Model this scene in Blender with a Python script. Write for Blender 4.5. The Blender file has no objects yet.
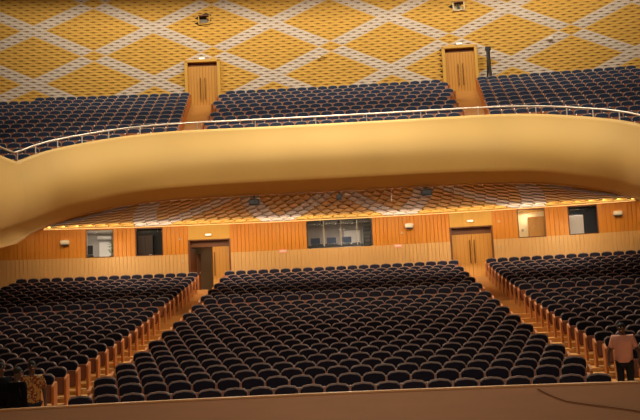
import bpy, math, random
from mathutils import Vector, Matrix
random.seed(7)
PI = math.pi
sc = bpy.context.scene
COL = sc.collection

# ------------------------------------------------------------------ camera
cam = bpy.data.cameras.new('camera')
cam.sensor_width = 36.0
cam.lens = 865.0 / 640.0 * 36.0
cam.clip_end = 400
cam_ob = bpy.data.objects.new('camera', cam)
COL.objects.link(cam_ob)
cam_ob.matrix_world = (Matrix.Translation((0.36, 0, 2.46)) @ Matrix.Rotation(math.radians(1.7), 4, 'Z')
                       @ Matrix.Rotation(PI / 2 + math.atan(103 / 865), 4, 'X') @ Matrix.Rotation(math.radians(-2.65), 4, 'Z'))
sc.camera = cam_ob
sc.view_settings.view_transform = 'Standard'
sc.view_settings.look = 'None'
sc.view_settings.gamma = 1.0
sc.view_settings.exposure = 0.0
sc.view_settings.use_curve_mapping = False

# ------------------------------------------------------------------ materials
def mat(name, col, rough=0.6, metal=0.0, noise=0.0, nscale=6.0, stretch=(1, 1, 1), emis=None, estr=0.0, sheen=0.0, spec=0.5, alt=None):
    m = bpy.data.materials.new(name)
    m.use_nodes = True
    nt = m.node_tree
    b = nt.nodes['Principled BSDF']
    b.inputs['Base Color'].default_value = (*col, 1)
    b.inputs['Roughness'].default_value = rough
    b.inputs['Metallic'].default_value = metal
    b.inputs['Specular IOR Level'].default_value = spec
    if sheen:
        b.inputs['Sheen Weight'].default_value = sheen
        b.inputs['Sheen Roughness'].default_value = 0.4
    if emis:
        b.inputs['Emission Color'].default_value = (*emis, 1)
        b.inputs['Emission Strength'].default_value = estr
    if noise > 0:
        tc = nt.nodes.new('ShaderNodeTexCoord')
        mp = nt.nodes.new('ShaderNodeMapping')
        mp.inputs['Scale'].default_value = stretch
        nz = nt.nodes.new('ShaderNodeTexNoise')
        nz.inputs['Scale'].default_value = nscale
        nz.inputs['Detail'].default_value = 4
        rp = nt.nodes.new('ShaderNodeMixRGB')
        a2 = alt or tuple(c * (1 - noise) for c in col)
        rp.inputs['Color1'].default_value = (*[min(1, c * (1 + noise)) for c in col], 1)
        rp.inputs['Color2'].default_value = (*a2, 1)
        nt.links.new(tc.outputs['Object'], mp.inputs['Vector'])
        nt.links.new(mp.outputs['Vector'], nz.inputs['Vector'])
        nt.links.new(nz.outputs['Fac'], rp.inputs['Fac'])
        nt.links.new(rp.outputs['Color'], b.inputs['Base Color'])
    return m

def glass_mat(name, tint, refl):
    m = bpy.data.materials.new(name)
    m.use_nodes = True
    nt = m.node_tree
    nt.nodes.clear()
    o = nt.nodes.new('ShaderNodeOutputMaterial')
    mx = nt.nodes.new('ShaderNodeMixShader')
    t = nt.nodes.new('ShaderNodeBsdfTransparent')
    g = nt.nodes.new('ShaderNodeBsdfGlossy')
    t.inputs['Color'].default_value = (*tint, 1)
    g.inputs['Roughness'].default_value = 0.05
    mx.inputs['Fac'].default_value = refl
    nt.links.new(t.outputs[0], mx.inputs[1])
    nt.links.new(g.outputs[0], mx.inputs[2])
    nt.links.new(mx.outputs[0], o.inputs['Surface'])
    return m

M = {}
M['tile'] = mat('ochre_tile', (0.62, 0.37, 0.085), 0.85, spec=0.1, noise=0.12, nscale=1.3)
M['tile_white'] = mat('pale_tile', (0.60, 0.52, 0.45), 0.85, spec=0.1, noise=0.08, nscale=2)
M['lip_shade'] = mat('tile_underside_shade', (0.26, 0.13, 0.03), 0.9)  # brown that paints the shade on the tile undersides
M['fascia'] = mat('fascia_plaster', (0.655, 0.425, 0.13), 0.6, noise=0.04, nscale=0.5)
M['trim'] = mat('fascia_trim', (0.62, 0.34, 0.09), 0.5)
M['wood_orange'] = mat('orange_wood_cladding', (0.60, 0.22, 0.012), 0.5, noise=0.12, nscale=3, stretch=(6, 6, 0.4))
M['wood_light'] = mat('light_wood_cladding', (0.66, 0.38, 0.135), 0.5, noise=0.1, nscale=3, stretch=(6, 6, 0.4))
M['wood_panel'] = mat('yellow_wood_panel', (0.64, 0.37, 0.06), 0.5, noise=0.08, nscale=2, stretch=(5, 5, 0.4))
M['wood_door'] = mat('door_wood', (0.60, 0.29, 0.05), 0.45, noise=0.12, nscale=3, stretch=(7, 7, 0.4))
M['wood_dark'] = mat('dark_wood', (0.16, 0.05, 0.012), 0.5, noise=0.15, nscale=3)
M['cupboard'] = mat('cupboard_wood', (0.045, 0.02, 0.012), 0.5, noise=0.15, nscale=3)
M['wood_floor'] = mat('floor_wood', (0.62, 0.32, 0.085), 0.45, noise=0.12, nscale=2, stretch=(0.6, 4, 4))
M['seat_wood'] = mat('seat_wood', (0.50, 0.16, 0.035), 0.45, noise=0.15, nscale=6, stretch=(4, 4, 0.6))
M['end_wood'] = mat('end_panel_wood', (0.44, 0.14, 0.03), 0.45, noise=0.15, nscale=6, stretch=(4, 4, 0.6))
M['seat_board'] = mat('seat_board_wood', (0.27, 0.075, 0.022), 0.45, noise=0.15, nscale=6, stretch=(4, 4, 0.6))
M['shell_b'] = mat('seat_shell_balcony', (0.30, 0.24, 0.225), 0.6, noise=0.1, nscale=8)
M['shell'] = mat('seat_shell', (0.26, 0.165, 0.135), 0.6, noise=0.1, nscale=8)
M['pad'] = mat('navy_fabric_shaded', (0.014, 0.012, 0.024), 0.9, noise=0.2, nscale=30, spec=0.2)  # navy darkened and warmed here for the shade and orange bounce over the stalls
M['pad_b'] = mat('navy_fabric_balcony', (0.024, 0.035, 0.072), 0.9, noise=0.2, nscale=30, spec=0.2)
M['parapet'] = mat('parapet_wood', (0.47, 0.265, 0.165), 0.5, noise=0.1, nscale=1.5, stretch=(0.5, 1, 5))
M['parapet_cap'] = mat('parapet_cap', (0.50, 0.26, 0.11), 0.4, noise=0.1, nscale=3)
M['metal'] = mat('brushed_metal', (0.72, 0.66, 0.60), 0.35, metal=0.6)
M['bronze'] = mat('bronze', (0.22, 0.09, 0.02), 0.4, metal=0.5)
M['black'] = mat('black_plastic', (0.012, 0.011, 0.012), 0.5)
M['dgrey'] = mat('dark_grey', (0.05, 0.05, 0.055), 0.6, noise=0.1)
M['white'] = mat('white_plastic', (0.78, 0.74, 0.68), 0.5)
M['cream'] = mat('cream_paint', (0.80, 0.68, 0.45), 0.7)
M['corridor'] = mat('corridor_paint', (0.30, 0.19, 0.10), 0.7)
M['grey_wall'] = mat('grey_paint', (0.42, 0.38, 0.34), 0.8)
M['pink'] = mat('pink_card', (0.85, 0.36, 0.28), 0.6)
M['glass'] = glass_mat('window_glass', (0.93, 0.93, 0.95), 0.0015)
M['cove'] = mat('cove_glow', (0.9, 0.7, 0.4), 0.5, emis=(1.0, 0.62, 0.22), estr=1.1)
M['lamp'] = mat('exit_glow', (0.9, 0.95, 0.85), 0.4, emis=(0.95, 1.0, 0.78), estr=0.85)
M['leaf'] = mat('leaf', (0.10, 0.22, 0.04), 0.6, noise=0.3)
M['pot'] = mat('pot', (0.03, 0.025, 0.025), 0.6)
M['skin'] = mat('dark_skin', (0.10, 0.045, 0.025), 0.5)
M['hair'] = mat('black_hair', (0.008, 0.007, 0.007), 0.8)
M['polo'] = mat('pink_cloth', (0.74, 0.34, 0.24), 0.85, noise=0.08, nscale=10)
M['dark_cloth'] = mat('dark_cloth', (0.010, 0.011, 0.018), 0.9)
M['black_cloth'] = mat('black_cloth', (0.005, 0.005, 0.006), 0.95, spec=0.1)
M['screen'] = mat('screen', (0.02, 0.03, 0.05), 0.3, emis=(0.4, 0.6, 1.0), estr=0.012)
M['ceiling'] = mat('ceiling_paint', (0.25, 0.14, 0.05), 0.8)

def batik():
    m = mat('batik_cloth', (0.55, 0.28, 0.05), 0.85)
    nt = m.node_tree
    tc = nt.nodes.new('ShaderNodeTexCoord')
    v = nt.nodes.new('ShaderNodeTexVoronoi'); v.inputs['Scale'].default_value = 16
    w = nt.nodes.new('ShaderNodeTexNoise'); w.inputs['Scale'].default_value = 13
    r = nt.nodes.new('ShaderNodeValToRGB')
    r.color_ramp.interpolation = 'CONSTANT'
    els = r.color_ramp.elements
    els[0].color = (0.46, 0.25, 0.06, 1)
    els[1].position = 0.46; els[1].color = (0.20, 0.03, 0.015, 1)
    e = els.new(0.58); e.color = (0.5, 0.3, 0.1, 1)
    e = els.new(0.7); e.color = (0.05, 0.03, 0.05, 1)
    nt.links.new(tc.outputs['Object'], v.inputs['Vector'])
    nt.links.new(v.outputs['Color'], w.inputs['Vector'])
    nt.links.new(tc.outputs['Object'], w.inputs['Vector'])
    nt.links.new(w.outputs['Fac'], r.inputs['Fac'])
    nt.links.new(r.outputs['Color'], nt.nodes['Principled BSDF'].inputs['Base Color'])
    return m
M['batik'] = batik()

# ------------------------------------------------------------------ mesh builder
class MB:
    def __init__(s):
        s.v, s.f, s.m, s.mats = [], [], [], []
    def mi(s, k):
        if k not in s.mats: s.mats.append(k)
        return s.mats.index(k)
    def add(s, vs, fs, k, T=None):
        n = len(s.v)
        s.v += [tuple(T @ Vector(p)) if T else tuple(p) for p in vs]
        s.f += [tuple(i + n for i in f) for f in fs]
        s.m += [s.mi(k)] * len(fs)
        return s
    def box(s, x0, x1, y0, y1, z0, z1, k, T=None):
        vs = [(x, y, z) for z in (z0, z1) for y in (y0, y1) for x in (x0, x1)]
        return s.add(vs, [(0, 2, 3, 1), (4, 5, 7, 6), (0, 1, 5, 4), (2, 6, 7, 3), (0, 4, 6, 2), (1, 3, 7, 5)], k, T)
    def bbox(s, x0, x1, y0, y1, z0, z1, k, b=0.01, T=None):
        """box with chamfered edges"""
        cx, cy, cz = (x0 + x1) / 2, (y0 + y1) / 2, (z0 + z1) / 2
        hx, hy, hz = abs(x1 - x0) / 2, abs(y1 - y0) / 2, abs(z1 - z0) / 2
        b = min(b, hx * .9, hy * .9, hz * .9)
        vs, idx = [], {}
        for sx in (-1, 1):
            for sy in (-1, 1):
                for sz in (-1, 1):
                    for ax in range(3):
                        e = [hx - b, hy - b, hz - b]
                        e[ax] += b
                        idx[(sx, sy, sz, ax)] = len(vs)
                        vs.append((cx + sx * e[0], cy + sy * e[1], cz + sz * e[2]))
        fs = []
        S = (-1, 1)
        for q in S:
            fs.append([idx[(q, a, c, 0)] for a, c in ((-1, -1), (1, -1), (1, 1), (-1, 1))][::q])
            fs.append([idx[(a, q, c, 1)] for a, c in ((-1, -1), (1, -1), (1, 1), (-1, 1))][::-q])
            fs.append([idx[(a, c, q, 2)] for a, c in ((-1, -1), (1, -1), (1, 1), (-1, 1))][::q])
        for p in S:
            for q in S:
                fs.append([idx[(p, q, -1, 0)], idx[(p, q, -1, 1)], idx[(p, q, 1, 1)], idx[(p, q, 1, 0)]])
                fs.append([idx[(p, -1, q, 0)], idx[(p, -1, q, 2)], idx[(p, 1, q, 2)], idx[(p, 1, q, 0)]])
                fs.append([idx[(-1, p, q, 1)], idx[(-1, p, q, 2)], idx[(1, p, q, 2)], idx[(1, p, q, 1)]])
                for r in S:
                    fs.append([idx[(p, q, r, 0)], idx[(p, q, r, 1)], idx[(p, q, r, 2)]])
        return s.add(vs, fs, k, T)
    def tube(s, pts, rad, k, n=8, cap=True):
        """tube through points; rad a number or a list"""
        P = [Vector(p) for p in pts]
        R = rad if isinstance(rad, (list, tuple)) else [rad] * len(P)
        vs, fs = [], []
        up = Vector((0, 0, 1))
        for i, p in enumerate(P):
            d = (P[min(i + 1, len(P) - 1)] - P[max(i - 1, 0)]).normalized()
            a = up if abs(d.z) < 0.9 else Vector((0, 1, 0))
            e1 = d.cross(a).normalized(); e2 = e1.cross(d).normalized()
            for j in range(n):
                t = 2 * PI * j / n
                vs.append(tuple(p + (e1 * math.cos(t) + e2 * math.sin(t)) * R[i]))
        for i in range(len(P) - 1):
            for j in range(n):
                fs.append((i * n + j, i * n + (j + 1) % n, (i + 1) * n + (j + 1) % n, (i + 1) * n + j))
        if cap:
            fs.append(tuple(range(n))[::-1]); fs.append(tuple((len(P) - 1) * n + j for j in range(n)))
        return s.add(vs, fs, k)
    def ball(s, c, r, k, n=10, T=None):
        rx, ry, rz = r if isinstance(r, (tuple, list)) else (r, r, r)
        vs, fs = [], []
        m = n // 2 + 1
        for i in range(m + 1):
            th = PI * i / m
            for j in range(n):
                ph = 2 * PI * j / n
                vs.append((c[0] + rx * math.sin(th) * math.cos(ph), c[1] + ry * math.sin(th) * math.sin(ph), c[2] + rz * math.cos(th)))
        for i in range(m):
            for j in range(n):
                fs.append((i * n + j, (i + 1) * n + j, (i + 1) * n + (j + 1) % n, i * n + (j + 1) % n))
        return s.add(vs, fs, k, T)
    def panel(s, out, y0, y1, bev, k, T=None):
        """outline of (x,z) points extruded from y0 (front) to y1 (back) with a chamfered front rim"""
        n = len(out)
        cx = sum(p[0] for p in out) / n; cz = sum(p[1] for p in out) / n
        w = max(abs(p[0] - cx) for p in out)
        h = max(abs(p[1] - cz) for p in out)
        ins = [(cx + (x - cx) * (1 - bev / w), cz + (z - cz) * (1 - bev / h)) for x, z in out]
        vs = [(x, y0, z) for x, z in ins] + [(x, y0 + bev, z) for x, z in out] + [(x, y1, z) for x, z in out]
        fs = [tuple(range(n))]
        for i in range(n):
            j = (i + 1) % n
            fs.append((i, n + i, n + j, j)); fs.append((n + i, 2 * n + i, 2 * n + j, n + j))
        fs.append(tuple(2 * n + i for i in range(n))[::-1])
        return s.add(vs, fs, k, T)
    def mesh(s, name, smooth=False):
        me = bpy.data.meshes.new(name)
        me.from_pydata(s.v, [], s.f)
        for k in s.mats: me.materials.append(M[k])
        me.polygons.foreach_set('material_index', s.m)
        if smooth: me.polygons.foreach_set('use_smooth', [True] * len(s.f))
        me.update()
        return me
    def obj(s, name, parent=None, smooth=False):
        o = bpy.data.objects.new(name, s.mesh(name, smooth))
        COL.objects.link(o)
        if parent: o.parent = parent
        return o

def link(o, parent=None):
    COL.objects.link(o)
    if parent: o.parent = parent
    return o
def tag(o, label=None, cat=None, group=None, kind=None):
    if label: o['label'] = label
    if cat: o['category'] = cat
    if group: o['group'] = group
    if kind: o['kind'] = kind
    return o
def thing(name, label, cat, loc=(0, 0, 0), rz=0.0, group=None):
    o = bpy.data.objects.new(name, None)
    o.empty_display_size = 0.1
    COL.objects.link(o)
    o.location = loc; o.rotation_euler = (0, 0, rz)
    return tag(o, label, cat, group)
def struct(mb, name, smooth=False, parent=None):
    o = mb.obj(name, parent, smooth)
    if not parent: o['kind'] = 'structure'
    return o

ONES = 'first second third fourth fifth sixth seventh eighth ninth tenth eleventh twelfth thirteenth fourteenth fifteenth sixteenth seventeenth eighteenth nineteenth'.split()
def nth(k):
    if k <= 19: return ONES[k - 1]
    if k == 20: return 'twentieth'
    if k == 30: return 'thirtieth'
    return ('twenty ' if k < 30 else 'thirty ') + ONES[k % 10 - 1]

# ------------------------------------------------------------------ plan of the hall
# stalls rows lie on arcs about (0, YL); balcony rows on arcs about (0, YU)
YL, RL = -20.5, 65.0          # lower back wall radius 65 (apex y = 44.5)
YU = -104.7                   # balcony rows; last row radius 150
YW, RW = -103.8, 150.0        # upper back wall (apex y = 46.2)
PADZ = [0.884, 1.027, 1.134, 1.229, 1.34, 1.448, 1.549, 1.665, 1.795, 1.912, 2.049, 2.177, 2.325, 2.475, 2.607, 2.772, 2.928,
        3.129, 3.325, 3.47, 3.635, 3.794, 3.959, 4.112, 4.294, 4.464, 4.689]
NROW = 27
SD = [18.6 + .95 * i + (.3 if i >= 17 else 0) for i in range(NROW)]
SZ = [max(0.0, z - .84) for z in PADZ]
SZ[17] += .05; SZ[26] += .02      # the raised row behind the cross aisle, the last row
SR = [d - YL for d in SD]
BN = 10
def b_rho(i): return 150 - .95 * (9 - i)
def b_z(i): return 9.86 + .42 * i

def arc(r, x, yc): return yc + math.sqrt(r * r - x * x)

def tread_mesh(mb, r0, r1, z, zlow, yc, xs, k):
    """annular tread between radii with a riser at its front edge, over the given x samples"""
    vs, fs = [], []
    for x in xs:
        ph = x / ((r0 + r1) / 2)
        s_, c_ = math.sin(ph), math.cos(ph)
        vs += [(r0 * s_, yc + r0 * c_, zlow), (r0 * s_, yc + r0 * c_, z), (r1 * s_, yc + r1 * c_, z)]
    for i in range(len(xs) - 1):
        a, b = 3 * i, 3 * i + 3
        fs += [(a, b, b + 1, a + 1), (a + 1, b + 1, b + 2, a + 2)]
    mb.add(vs, fs, k)

def frange(a, b, n): return [a + (b - a) * i / n for i in range(n + 1)]

# stalls floor ----------------------------------------------------------------
fl = MB()
xs = frange(-19, 19, 40)
for i in range(NROW):
    r0 = SR[i] - .62
    r1 = (SR[i + 1] - .62) if i < NROW - 1 else RL + .3
    tread_mesh(fl, r0, r1, SZ[i], SZ[i - 1] if i else -.02, YL, xs, 'wood_floor')
tread_mesh(fl, 33.0, SR[0] - .62, -.0, -.4, YL, xs, 'wood_floor')
struct(fl, 'floor')

# balcony fascia edge (x, y, z top, z under, z back lip) for x >= 0 --------------------
EDGE = [(0, 36.33, 10.5, 8.15, 7.63), (2.8, 36.31, 10.5, 8.15, 7.63), (4.6, 36.27, 10.5, 8.14, 7.62), (6.2, 36.2, 10.49, 8.1, 7.6),
        (7.5, 35.98, 10.42, 8.01, 7.53), (8.75, 35.4, 10.21, 7.8, 7.37), (9.75, 34.68, 9.93, 7.47, 7.12), (10.5, 33.93, 9.64, 7.18, 6.86),
        (10.98, 33.35, 9.41, 6.93, 6.64), (11.27, 32.85, 9.2, 6.7, 6.42), (11.5, 32.2, 8.93, 6.46, 6.2), (11.64, 31.75, 8.73, 6.3, 6.03),
        (11.76, 31.32, 8.57, 6.18, 5.88)]
EDGE = [(x * .984, y * .984, *[2.46 + (z - 2.46) * .984 for z in zz]) for x, y, *zz in EDGE]
WING = [(11.65, 30.35, 8.49, 5.98, 5.6), (11.73, 29.85, 8.52, 5.84, 5.38), (12.0, 28.0, 8.55, 5.5, 5.0), (12.6, 25.0, 8.6, 5.3, 4.8)]  # the side gallery runs on level towards the stage
def catmull(P, n):
    out = []
    for i in range(len(P) - 1):
        p0, p1, p2, p3 = P[max(i - 1, 0)], P[i], P[i + 1], P[min(i + 2, len(P) - 1)]
        if i == 0: p0 = tuple([-P[1][0]] + list(P[1][1:]))
        for j in range(n):
            t = j / n
            out.append(tuple(.5 * (2 * b + (c - a) * t + (2 * a - 5 * b + 4 * c - d) * t * t + (3 * b - a - 3 * c + d) * t ** 3)
                             for a, b, c, d in zip(p0, p1, p2, p3)))
    out.append(P[-1])
    return out
half = catmull(EDGE, 4)
NV = len(half) - 1           # index of the corner
half = half + WING
full = [(-x, *r) for x, *r in half[::-1]][:-1] + half
NC = len(half) - 1           # centre index in full
def edge_y(x):
    x = abs(x)
    for a, b in zip(half, half[1:]):
        if a[0] <= x <= b[0]:
            return a[1] + (b[1] - a[1]) * (x - a[0]) / max(1e-6, b[0] - a[0])
    return half[-1][1]
def edge_dist(x, y):
    p = Vector((abs(x), y)); best = 9
    for a, b in zip(half, half[1:]):
        A, B = Vector(a[:2]), Vector(b[:2]); d = B - A
        t = max(0, min(1, (p - A).dot(d) / max(1e-9, d.dot(d))))
        best = min(best, (A + d * t - p).length)
    return best
def plan_normals(P):
    ns = []
    for i in range(len(P)):
        a, b = P[max(i - 1, 0)], P[min(i + 1, len(P) - 1)]
        d = Vector((b[0] - a[0], b[1] - a[1])).normalized()
        ns.append(Vector((d.y, -d.x)))       # towards the hall
    return ns
nrm = plan_normals(full)
sm = []
for i in range(len(nrm)):                     # soften the corner
    a = Vector((0, 0))
    for j in range(max(0, i - 2), min(len(nrm), i + 3)): a += nrm[j]
    sm.append(a.normalized())
fa = MB()
NF = 18
prof = []
for j in range(NF + 1):
    f = j / NF
    prof.append((0.30 * math.sin(PI * f ** 1.3) if 0 < f < 1 else 0.0, f))
rows = []
for (x, y, zt, za, zb), n in zip(full, sm):
    r = [(x - n.x * .15, y - n.y * .15, zt - .75), (x - n.x * .15, y - n.y * .15, zt)]
    for o, f in prof:
        r.append((x + n.x * o, y + n.y * o, zt + (za - zt) * f))
    r += [(x - n.x * .10, y - n.y * .10, za - .04),
          (x, y + 1.2, zb + .15)]
    rows.append(r)
L = len(rows[0])
fa.add([p for r in rows for p in r], [(i * L + j, i * L + j + 1, (i + 1) * L + j + 1, (i + 1) * L + j) for i in range(len(rows) - 1) for j in range(L - 1)], 'fascia')
tr = MB()
for (x, y, zt, za, zb) in full: pass
tv = []
for (x, y, zt, za, zb) in full:
    tv += [(x, y + 1.2, zb + .15), (x, y + 1.2, zb + .09), (x, y + 1.35, zb + .09), (x, y + 1.35, zb + .2)]
tr.add(tv, [(i * 4 + j, i * 4 + j + 1, i * 4 + 5 + j, i * 4 + 4 + j) for i in range(len(full) - 1) for j in range(3)], 'trim')
struct(fa, 'wall_balcony', True)
struct(tr, 'trim_1')

# balcony floor -----------------------------------------------------------------
bf = MB()
for i in range(-6, BN):
    r0 = b_rho(i) - .62
    r1 = b_rho(i) + .33 if i < BN - 1 else RW + 1.2
    run = []
    for x in frange(-20, 20, 160):
        ok = arc(r0, x, YU) > edge_y(x) + .05
        if ok: run.append(x)
        if (not ok or x >= 20 - 1e-6) and run:
            if len(run) > 1: tread_mesh(bf, r0, r1, b_z(i), b_z(i) - .6 if len(run) < 80 and i < 1 else b_z(i - 1), YU, run, 'wood_floor')
            run = []
    if i >= 1:                                  # half-height steps in the two aisles
        for s in (-1, 1):
            tread_mesh(bf, r0 - .47, r0 - .0, b_z(i) - .21, b_z(i - 1), YU, frange(s * 5.5, s * 7.6, 3) if s > 0 else frange(-7.6, -5.5, 3), 'wood_floor')
struct(bf, 'floor_balcony')

# ------------------------------------------------------------------ relief tiles
def tile_field(mb, fn, h0, h1, r0, r1, prot, skip=None, lip=0.135, lip_shade='lip_shade', low=.38):
    """rhombic scales; fn(h, r, out) -> world point for half-pitch column h, row r, projection out"""
    for r in range(r0, r1 + 1):
        for h in range(h0, h1 + 1):
            if (h + r) % 2: continue
            if skip and skip(h, r): continue
            a, b = (h + r) // 2 + 5, (h - r) // 2 + 5
            da, db = (a + 5) % 10 - 5, (b + 5) % 10 - 5
            m_, n_ = (a - da) // 10, (b - db) // 10
            wa, wb = da in (-1, 0), db in (-1, 0)
            white = wa or wb
            if wa and wb and (m_ + n_) % 2: white = False
            k = 'tile_white' if white else 'tile'
            P = [fn(h - 1, r, 0), fn(h, r + 1, 0), fn(h + 1, r, 0), fn(h, r - 1, 0),
                 fn(h - lip * 2, r - .05, prot), fn(h + lip * 2, r - .05, prot), fn(h + lip * 2, r - low, prot * .12), fn(h - lip * 2, r - low, prot * .12)]
            mb.add(P, [(0, 4, 1), (1, 4, 5), (1, 5, 2), (0, 7, 4), (5, 6, 2), (0, 3, 7), (7, 3, 6), (6, 3, 2)], k)
            mb.add([P[4], P[7], P[6], P[5]], [(0, 1, 2, 3)], lip_shade)  # underside of the lip coloured dark as if in shadow

PIT, RH, Z0 = .325, .150, 18.5
DOORS_U = [(-8.04, -6.13), (6.03, 7.9)]
def up_fn(h, r, o):
    u = (h + 1) * PIT
    ph = u / RW
    R = RW - o
    return (R * math.sin(ph), YW + R * math.cos(ph), Z0 + r * RH)
def up_skip(h, r):
    x, z = (h + 1) * PIT, Z0 + r * RH
    for a, b in DOORS_U:
        if a + .1 < x < b - .1 and z < 16.45: return True
    for (a, b, c, d) in ((-7.23, -6.63, 18.57, 19.09), (6.8, 7.4, 18.55, 19.02)):
        if a - .05 < x < b + .05 and c - .05 < z < d + .05: return True
    return False
uw = MB()
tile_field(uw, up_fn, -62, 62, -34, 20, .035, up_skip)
struct(uw, 'wall_upper')

# soffit under the balcony: rhombic scales between the back lip and the lower wall
def half_at(x):
    ax = abs(x)
    for a, b in zip(half[:NV + 1], half[1:NV + 1]):
        if a[0] <= ax <= b[0]:
            t = (ax - a[0]) / max(1e-6, b[0] - a[0])
            return [p + (q - p) * t for p, q in zip(a, b)]
    return list(half[NV])
SROWS = 8
def so_fn(h, r, o):
    xw = (h + 1) * PIT
    t = 1 + r / SROWS            # r = 0 at the wall, -SROWS at the lip
    t = max(0.0, min(1.0, t))
    if r >= 0: o = 0.0
    e = half_at(xw * 11.76 / 18.2)
    s = -1 if xw < 0 else 1
    ax, ay, az = s * e[0], e[1] + 1.33, e[4] + .13
    bx, by, bz = xw, arc(RL + .01, xw, YL), 7.27
    return (ax + (bx - ax) * t, ay + (by - ay) * t, az + (bz - az) * t - o)
so = MB()
for r in range(-SROWS, 1):                     # overlapping rhombic boards, each hanging lower at its front tip
    for h in range(-56, 57):
        if (h + r) % 2: continue
        a, b = (h + r) // 2 + 5, (h - r) // 2 + 5
        k = 'tile_white' if (a + 5) % 10 - 5 in (-1, 0) or (b + 5) % 10 - 5 in (-1, 0) else 'tile'
        dp = .11 if r > -SROWS else .03
        P = [so_fn(h - .97, r, dp * .5), so_fn(h, r + 1, .0), so_fn(h + .97, r, dp * .5), so_fn(h, r - .97, dp),
             so_fn(h - .97, r, -.01), so_fn(h + .97, r, -.01), so_fn(h, r - .97, -.01)]
        so.add(P, [(0, 3, 2, 1), (0, 4, 6, 3), (3, 6, 5, 2)], k)
bp = [[so_fn(h, r, -.02) for r in range(-SROWS, 1)] for h in range(-56, 57)]
so.add([p for q in bp for p in q], [(i * (SROWS + 1) + j, i * (SROWS + 1) + j + 1, (i + 1) * (SROWS + 1) + j + 1, (i + 1) * (SROWS + 1) + j) for i in range(112) for j in range(SROWS)], 'tile')
struct(so, 'ceiling_soffit')

# ------------------------------------------------------------------ lower back wall
ZS, ZT = 5.77, 7.25
OPEN = {'window_1': (-12.85, -11.48), 'window_2': (-10.42, -9.05), 'window_3': (-1.69, 1.69), 'window_4': (9.02, 10.38), 'window_5': (11.47, 12.88)}
DLOW = {'door_1': (-7.78, -5.66), 'door_2': (5.64, 7.76)}
def lwp(x, z, o=0.0):
    return (x * (RL - o) / RL, YL + math.sqrt(RL * RL - x * x) * (RL - o) / RL, z)
def slats(mb, x0, x1, z0, z1, k, pitch=.20, g=.03, dep=.024):
    n = max(1, round((x1 - x0) / pitch)); p = (x1 - x0) / n
    for i in range(n):
        a = x0 + i * p; b = a + p
        rnd = random.random()
        gg = g if rnd < .75 else g * .35
        vs = [lwp(a, z0), lwp(b - gg, z0), lwp(b - gg * .5, z0, -dep), lwp(b, z0), lwp(a, z1), lwp(b - gg, z1), lwp(b - gg * .5, z1, -dep), lwp(b, z1)]
        mb.add(vs, [(0, 1, 5, 4), (1, 2, 6, 5), (2, 3, 7, 6)], k)
def plain(mb, x0, x1, z0, z1, k, o=0.0):
    n = max(1, round((x1 - x0) / .8))
    for i in range(n):
        a = x0 + (x1 - x0) * i / n; b = x0 + (x1 - x0) * (i + 1) / n
        mb.add([lwp(a, z0, o), lwp(b, z0, o), lwp(b, z1, o), lwp(a, z1, o)], [(0, 1, 2, 3)], k)
wl = MB()
cuts = sorted(list(OPEN.values()) + list(DLOW.values()))
def gaps(lo, hi, cs):
    out, a = [], lo
    for c0, c1 in cs:
        if c0 > a: out.append((a, c0))
        a = c1
    if a < hi: out.append((a, hi))
    return out
for a, b in gaps(-19, 19, cuts): slats(wl, a, b, ZS, ZT, 'wood_orange')
for a, b in gaps(-19, 19, sorted(DLOW.values())): slats(wl, a, b, 3.3, ZS, 'wood_light', .19, .026, .02)
for a, b in DLOW.values():
    slats(wl, a, b, 6.48, ZT, 'wood_panel', .35, .012, .01)
for a, b in OPEN.values():
    plain(wl, a, b, 7.19, ZT, 'wood_orange')
struct(wl, 'wall_back')
cv = MB()
for i in range(60):
    a = -18.5 + 37 * i / 60; b = a + 37 / 60
    cv.add([lwp(a, 7.235, .03), lwp(b, 7.235, .03), lwp(b, 7.265, .03), lwp(a, 7.265, .03), lwp(a, 7.235, -.02), lwp(b, 7.235, -.02), lwp(b, 7.265, -.02), lwp(a, 7.265, -.02)],
           [(0, 1, 2, 3), (0, 4, 5, 1), (3, 2, 6, 7)], 'cove')
o = struct(cv, 'trim_2')

def wall_T(x, r=RL, yc=YL):
    """local frame on the wall at x: +x along the wall, -y into the hall"""
    ph = math.asin(x / r)
    return Matrix.Translation((r * math.sin(ph), yc + r * math.cos(ph), 0)) @ Matrix.Rotation(-ph, 4, 'Z')

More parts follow.
